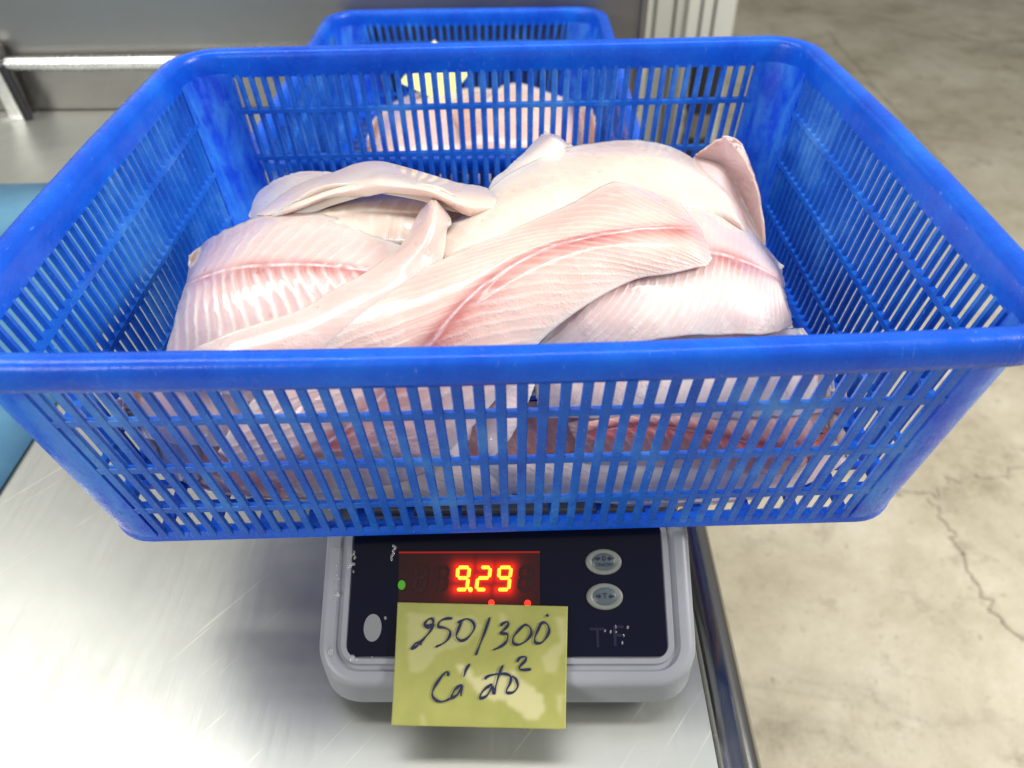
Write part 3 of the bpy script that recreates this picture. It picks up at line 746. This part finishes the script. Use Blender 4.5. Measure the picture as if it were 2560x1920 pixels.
    cav = cmap * (1 - .75 * np.exp(-(side / .05) ** 2)) * np.clip(ev * 6, 0, 1)
    for nm, arr in (('rd', rdv), ('ln', lnv), ('ch', chv), ('ca', cav)):
        a = o.data.attributes.new(nm, 'FLOAT', 'POINT'); a.data.foreach_set('value', np.concatenate([arr.ravel(), arr.ravel()]).astype(np.float32))
    a = o.data.color_attributes.new('tint', 'FLOAT_COLOR', 'POINT')
    c4 = np.concatenate([tc.reshape(-1, 3), np.ones((n0, 1))], 1); a.data.foreach_set('color', np.concatenate([c4, c4]).astype(np.float32).ravel())
    return tag(o, label, 'fish fillet', 'fish fillets')
def lim1(L):
    L = L.copy(); sh = (SEED[0] * 7 % 23) * .00022; k = (L[..., 2] - ZB) / B1.H
    hy = B1.hyt - B1.tap * (1 - k) - .0068 - sh; hx = B1.hxt - B1.tap * (1 - k) - .0095 - sh
    L[..., 1] = np.clip(L[..., 1], -hy, hy); L[..., 0] = np.clip(L[..., 0], -hx, hx); L[..., 2] = np.maximum(L[..., 2], ZB + .0066 + .5 * sh)
    return L
H1 = Heap(BC, BYAW, -.010, .172, .0, .131, .125, ZB + .005, .095, 3.4, lim1)
def fl(*a, **k): return fillet(*a[:3], H1, *a[3:], **k)
# lower layers first
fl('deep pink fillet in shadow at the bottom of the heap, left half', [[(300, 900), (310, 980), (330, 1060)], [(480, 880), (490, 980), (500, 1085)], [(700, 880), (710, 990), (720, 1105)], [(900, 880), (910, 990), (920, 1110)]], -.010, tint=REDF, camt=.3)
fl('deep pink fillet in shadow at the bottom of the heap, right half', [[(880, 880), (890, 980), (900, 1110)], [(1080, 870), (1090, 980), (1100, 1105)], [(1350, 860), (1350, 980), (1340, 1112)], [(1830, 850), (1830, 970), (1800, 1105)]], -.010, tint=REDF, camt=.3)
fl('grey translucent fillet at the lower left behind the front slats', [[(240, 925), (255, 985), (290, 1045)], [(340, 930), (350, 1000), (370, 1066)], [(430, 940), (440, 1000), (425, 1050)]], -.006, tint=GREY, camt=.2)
fl('pale pink fillet lying lowest at the right behind the front slats', [[(1040, 1000), (1050, 1030), (1060, 1068)], [(1200, 985), (1200, 1025), (1210, 1075)], [(1350, 985), (1360, 1030), (1340, 1110)], [(1550, 985), (1560, 1050), (1545, 1130)], [(1740, 975), (1760, 1045), (1730, 1132)], [(1845, 985), (1850, 1040), (1810, 1118)]], -.002, tint=WHITE, camt=.3, rag=5)
fl('small ragged white fillet scraps low behind the middle of the front slats', [[(600, 1055), (680, 1075), (760, 1095)], [(760, 1020), (840, 1060), (880, 1105)], [(900, 1005), (960, 1050), (1000, 1100)], [(1060, 1000), (1090, 1040), (1100, 1080)]], -.003, tint=WHITE, camt=.3, rag=7)
fl('red meat fillet with a white seam behind the right front slats', [[(1225, 915), (1240, 945), (1250, 1000)], [(1350, 880), (1370, 922), (1370, 1005)], [(1500, 868), (1515, 938), (1505, 1015)], [(1650, 870), (1660, 968), (1650, 1035)], [(1790, 880), (1810, 975), (1800, 1040)]], .001, tint=(.68, .36, .31), mid=.48, red=1., red_w=.22, camt=.3)
fl('pale peach fillet under the left end of the heap behind the front slats', [[(250, 880), (245, 905), (243, 935)], [(330, 800), (322, 880), (312, 948)], [(430, 770), (430, 870), (422, 962)], [(540, 780), (545, 870), (525, 958)], [(640, 800), (640, 870), (600, 930)]], .004, tint=PEACH, camt=.3)
fl('pale striped fillet sloping down the right front of the heap', [[(1130, 760), (1150, 830), (1170, 900)], [(1300, 735), (1340, 820), (1330, 905)], [(1480, 722), (1510, 815), (1500, 905)], [(1640, 712), (1680, 805), (1685, 900)], [(1735, 708), (1790, 805), (1815, 890)]], .004, tint=WHITE, camt=.9, nch=34, kup=4., kdn=4., cdn=.5)
# back row
fl('translucent grey-white fillet end at the back left corner of the heap', [[(535, 468), (548, 476), (565, 488)], [(566, 408), (600, 440), (640, 475)], [(640, 373), (680, 410), (720, 450)], [(745, 370), (780, 405), (810, 440)]], .000, tint=GREY, camt=.15, bulge=.003)
fl('upright white flap of a fillet in the middle of the back row', [[(1030, 450), (1075, 462), (1120, 470)], [(1065, 390), (1115, 405), (1165, 415)], [(1110, 350), (1160, 355), (1210, 365)], [(1160, 300, .004), (1195, 313, .006), (1235, 332)], [(1178, 285, .004), (1206, 294, .006), (1240, 318)]], .003, tint=WHITE, camt=.3)
fl('peaked lilac fillet curled up against the back right corner', [[(1540, 314), (1560, 297, .003), (1571, 299), (1582, 313)], [(1500, 338), (1556, 345, .004), (1590, 345), (1613, 352)], [(1486, 358), (1553, 396, .004), (1598, 400), (1635, 412)], [(1515, 420), (1570, 450, .003), (1612, 465), (1648, 482)], [(1560, 490), (1600, 520), (1630, 540), (1653, 562)], [(1600, 560), (1630, 575), (1645, 585), (1660, 600)]], .005, tint=LILAC, camt=.2, edge=PEACH, bulge=.003, thick=.006)
fl('smooth cream fillet arching over the back right of the heap', [[(890, 540), (940, 570), (985, 590)], [(1000, 462), (1030, 505), (1085, 545)], [(1085, 385), (1125, 440), (1190, 495)], [(1175, 335), (1225, 400), (1295, 455)], [(1270, 310), (1325, 380), (1405, 445)], [(1370, 302), (1420, 370), (1485, 455)], [(1470, 326), (1510, 392), (1555, 480)], [(1540, 378), (1572, 430), (1605, 505)], [(1590, 432), (1606, 465), (1625, 515)]], .009, tint=CREAM, camt=.3, bulge=.008, und=.002, kup=2., kdn=2., edge=WHITE)
fl('cream fillet with zigzag muscle lines under the folded one at the left', [[(560, 470), (605, 500), (655, 530)], [(640, 440), (690, 475), (745, 525)], [(740, 422), (790, 462), (855, 530)], [(850, 422), (885, 465), (935, 525)], [(950, 430), (975, 470), (995, 525)], [(1060, 430), (1060, 470), (1060, 525)]], .004, tint=CREAM, camt=1., nch=14, kup=-4., kdn=4., mid=.45, red=.0, line=0)
fl('yellowish folded fillet arching along the back left of the heap', [[(556, 462), (600, 466), (650, 455)], [(636, 404, .0), (680, 424, .002), (720, 428, .004)], [(735, 366), (762, 396, .006), (790, 424, .008)], [(800, 347), (830, 386, .010), (850, 418, .012)], [(880, 362), (912, 398, .010), (935, 428, .012)], [(970, 389), (990, 425, .006), (1000, 462, .006)], [(1055, 407), (1060, 437, .002), (1050, 470)], [(1085, 426), (1080, 440), (1068, 455)]], .008, tint=CREAM, camt=.12, bulge=.006, edge=PEACH)
# left and front top
fl('pink fillet with raised ribs and a red middle line at the left', [[(412, 552), (400, 615), (376, 690), (350, 790)], [(455, 516), (452, 594), (440, 690), (430, 800)], [(535, 476), (515, 578), (520, 680), (520, 790)], [(625, 458), (600, 572), (612, 660), (620, 770)], [(721, 468), (692, 573), (702, 650), (712, 730)], [(783, 499), (785, 583), (800, 640), (805, 700)], [(870, 530), (880, 595), (885, 640), (890, 680)]], .008, tint=(.76, .57, .54), mid=.333, red=.75, red_w=.075, line=1., nch=18, kup=-8., kdn=-2.5, camt=.55, cdn=1.3, nu=150, nv=64)
fl('smooth pale fillet whose narrow tail points up in the middle', [[(330, 810), (450, 840), (560, 880)], [(470, 728), (600, 775), (720, 810)], [(640, 672), (740, 712), (860, 745)], [(742, 614), (822, 642), (935, 645)], [(812, 574), (880, 582), (955, 570)], [(868, 526), (921, 522, .003), (966, 500)], [(903, 464), (938, 456, .006), (976, 478)], [(922, 434), (936, 427, .006), (953, 436)]], .013, tint=(.78, .57, .52), camt=.12, bulge=.007, edge=WHITE)
fl('white ribbed fillet bending down over the right end of the heap', [[(1220, 560), (1225, 640), (1195, 700), (1150, 762)], [(1340, 500), (1345, 590), (1320, 680), (1280, 757)], [(1450, 430), (1455, 540), (1455, 640), (1440, 730, .004)], [(1535, 432), (1545, 545), (1550, 640), (1545, 722)], [(1605, 480), (1615, 566), (1630, 640), (1650, 722)], [(1660, 540), (1668, 592), (1682, 640), (1704, 708)], [(1690, 574), (1694, 612), (1700, 645), (1712, 695)]], .010, tint=(.77, .64, .61), mid=.34, red=.8, red_w=.09, line=.8, nch=30, kup=-3., kdn=5., camt=.35, cdn=.85, nu=150, nv=60, edge=WHITE)
fl('longest pink fillet with a red middle line lying across the heap and over its front', [[(470, 975), (560, 1035), (640, 1085)], [(520, 895), (690, 965), (870, 1060)], [(610, 795), (805, 872), (985, 960)], [(705, 702), (925, 745), (1110, 815)], [(832, 618), (1010, 650), (1172, 735)], [(955, 562), (1100, 576), (1272, 656)], [(1085, 505), (1200, 530), (1366, 606)], [(1215, 447), (1300, 506), (1440, 592)], [(1300, 400), (1390, 495), (1500, 578)], [(1345, 394), (1450, 493), (1530, 574)], [(1470, 436), (1512, 492), (1541, 558)]], .018, tint=PEACH, mid=.5, red=.85, red_w=.11, line=1., nch=27, kup=11., kdn=-9., camt=.62, cdn=.55, nu=220, nv=72, bulge=.006, edge=WHITE)
# ends hanging in the middle of the front
fl('white fillet tail hanging down just left of centre behind the front slats', [[(880, 790), (960, 800), (1040, 790)], [(905, 870), (965, 880), (1030, 872)], [(930, 945), (970, 955), (1015, 945)], [(950, 1005), (966, 1012), (990, 1000)]], .010, tint=WHITE, camt=.2, bulge=.008)
fl('pale fillet tail hanging down just right of centre behind the front slats', [[(1030, 780), (1095, 790), (1170, 785)], [(1040, 880), (1090, 890), (1140, 872)], [(1035, 960), (1065, 970), (1100, 950)], [(1030, 1000), (1045, 1004), (1060, 995)]], .008, tint=WHITE, camt=.2, bulge=.008)

# fish in the basket behind
def lim2(L):
    L = L.copy(); k = L[..., 2] / B2.H; hy = B2.hyt - B2.tap * (1 - k) - .009; hx = B2.hxt - B2.tap * (1 - k) - .009
    L[..., 1] = np.clip(L[..., 1], -hy, hy); L[..., 0] = np.clip(L[..., 0], -hx, hx); L[..., 2] = np.maximum(L[..., 2], .012); return L
H2 = Heap(B2C, B2YAW, .02, .105, -.03, .125, .12, .012, .088, 3., lim2)
kw = dict(nu=60, nv=30, camt=.3)
fillet('blurred pink fillet at the left in the basket behind', [[(795, 300), (800, 350), (805, 400)], [(822, 240), (850, 300), (860, 400)], [(900, 200), (925, 270), (930, 400)], [(1000, 190), (1020, 270), (1030, 400)], [(1070, 190), (1080, 290), (1090, 400)]], .004, H2, PINK, **kw)
fillet('blurred pink fillet at the right in the basket behind', [[(1020, 240), (1020, 310), (1020, 400)], [(1100, 180), (1110, 270), (1110, 400)], [(1200, 205), (1210, 285), (1210, 400)], [(1280, 235), (1288, 290), (1280, 390)]], .010, H2, (.76, .52, .45), **kw)
fillet('blurred reddish fillet between the two others in the basket behind', [[(960, 230), (990, 300), (1000, 390)], [(1010, 200), (1040, 290), (1050, 390)], [(1060, 200), (1080, 290), (1090, 390)]], .007, H2, (.64, .36, .28), **kw)
# note in the basket behind
q3 = [at_y(*p) for p in ((862, 178, .70), (962, 224, .69), (1016, 156, .715), (938, 86, .735))]
v, f = loft([q3, [p + np.array([0, .0004, -.0001]) for p in q3]])
n2 = mesh('paper_note', np.array(v) - q3[1], f, simple('yellow_paper_pale', (.78, .76, .30), .6), None, False, tuple(q3[1])); tag(n2, 'blurred yellow paper note standing on the fish in the basket behind', 'paper note')
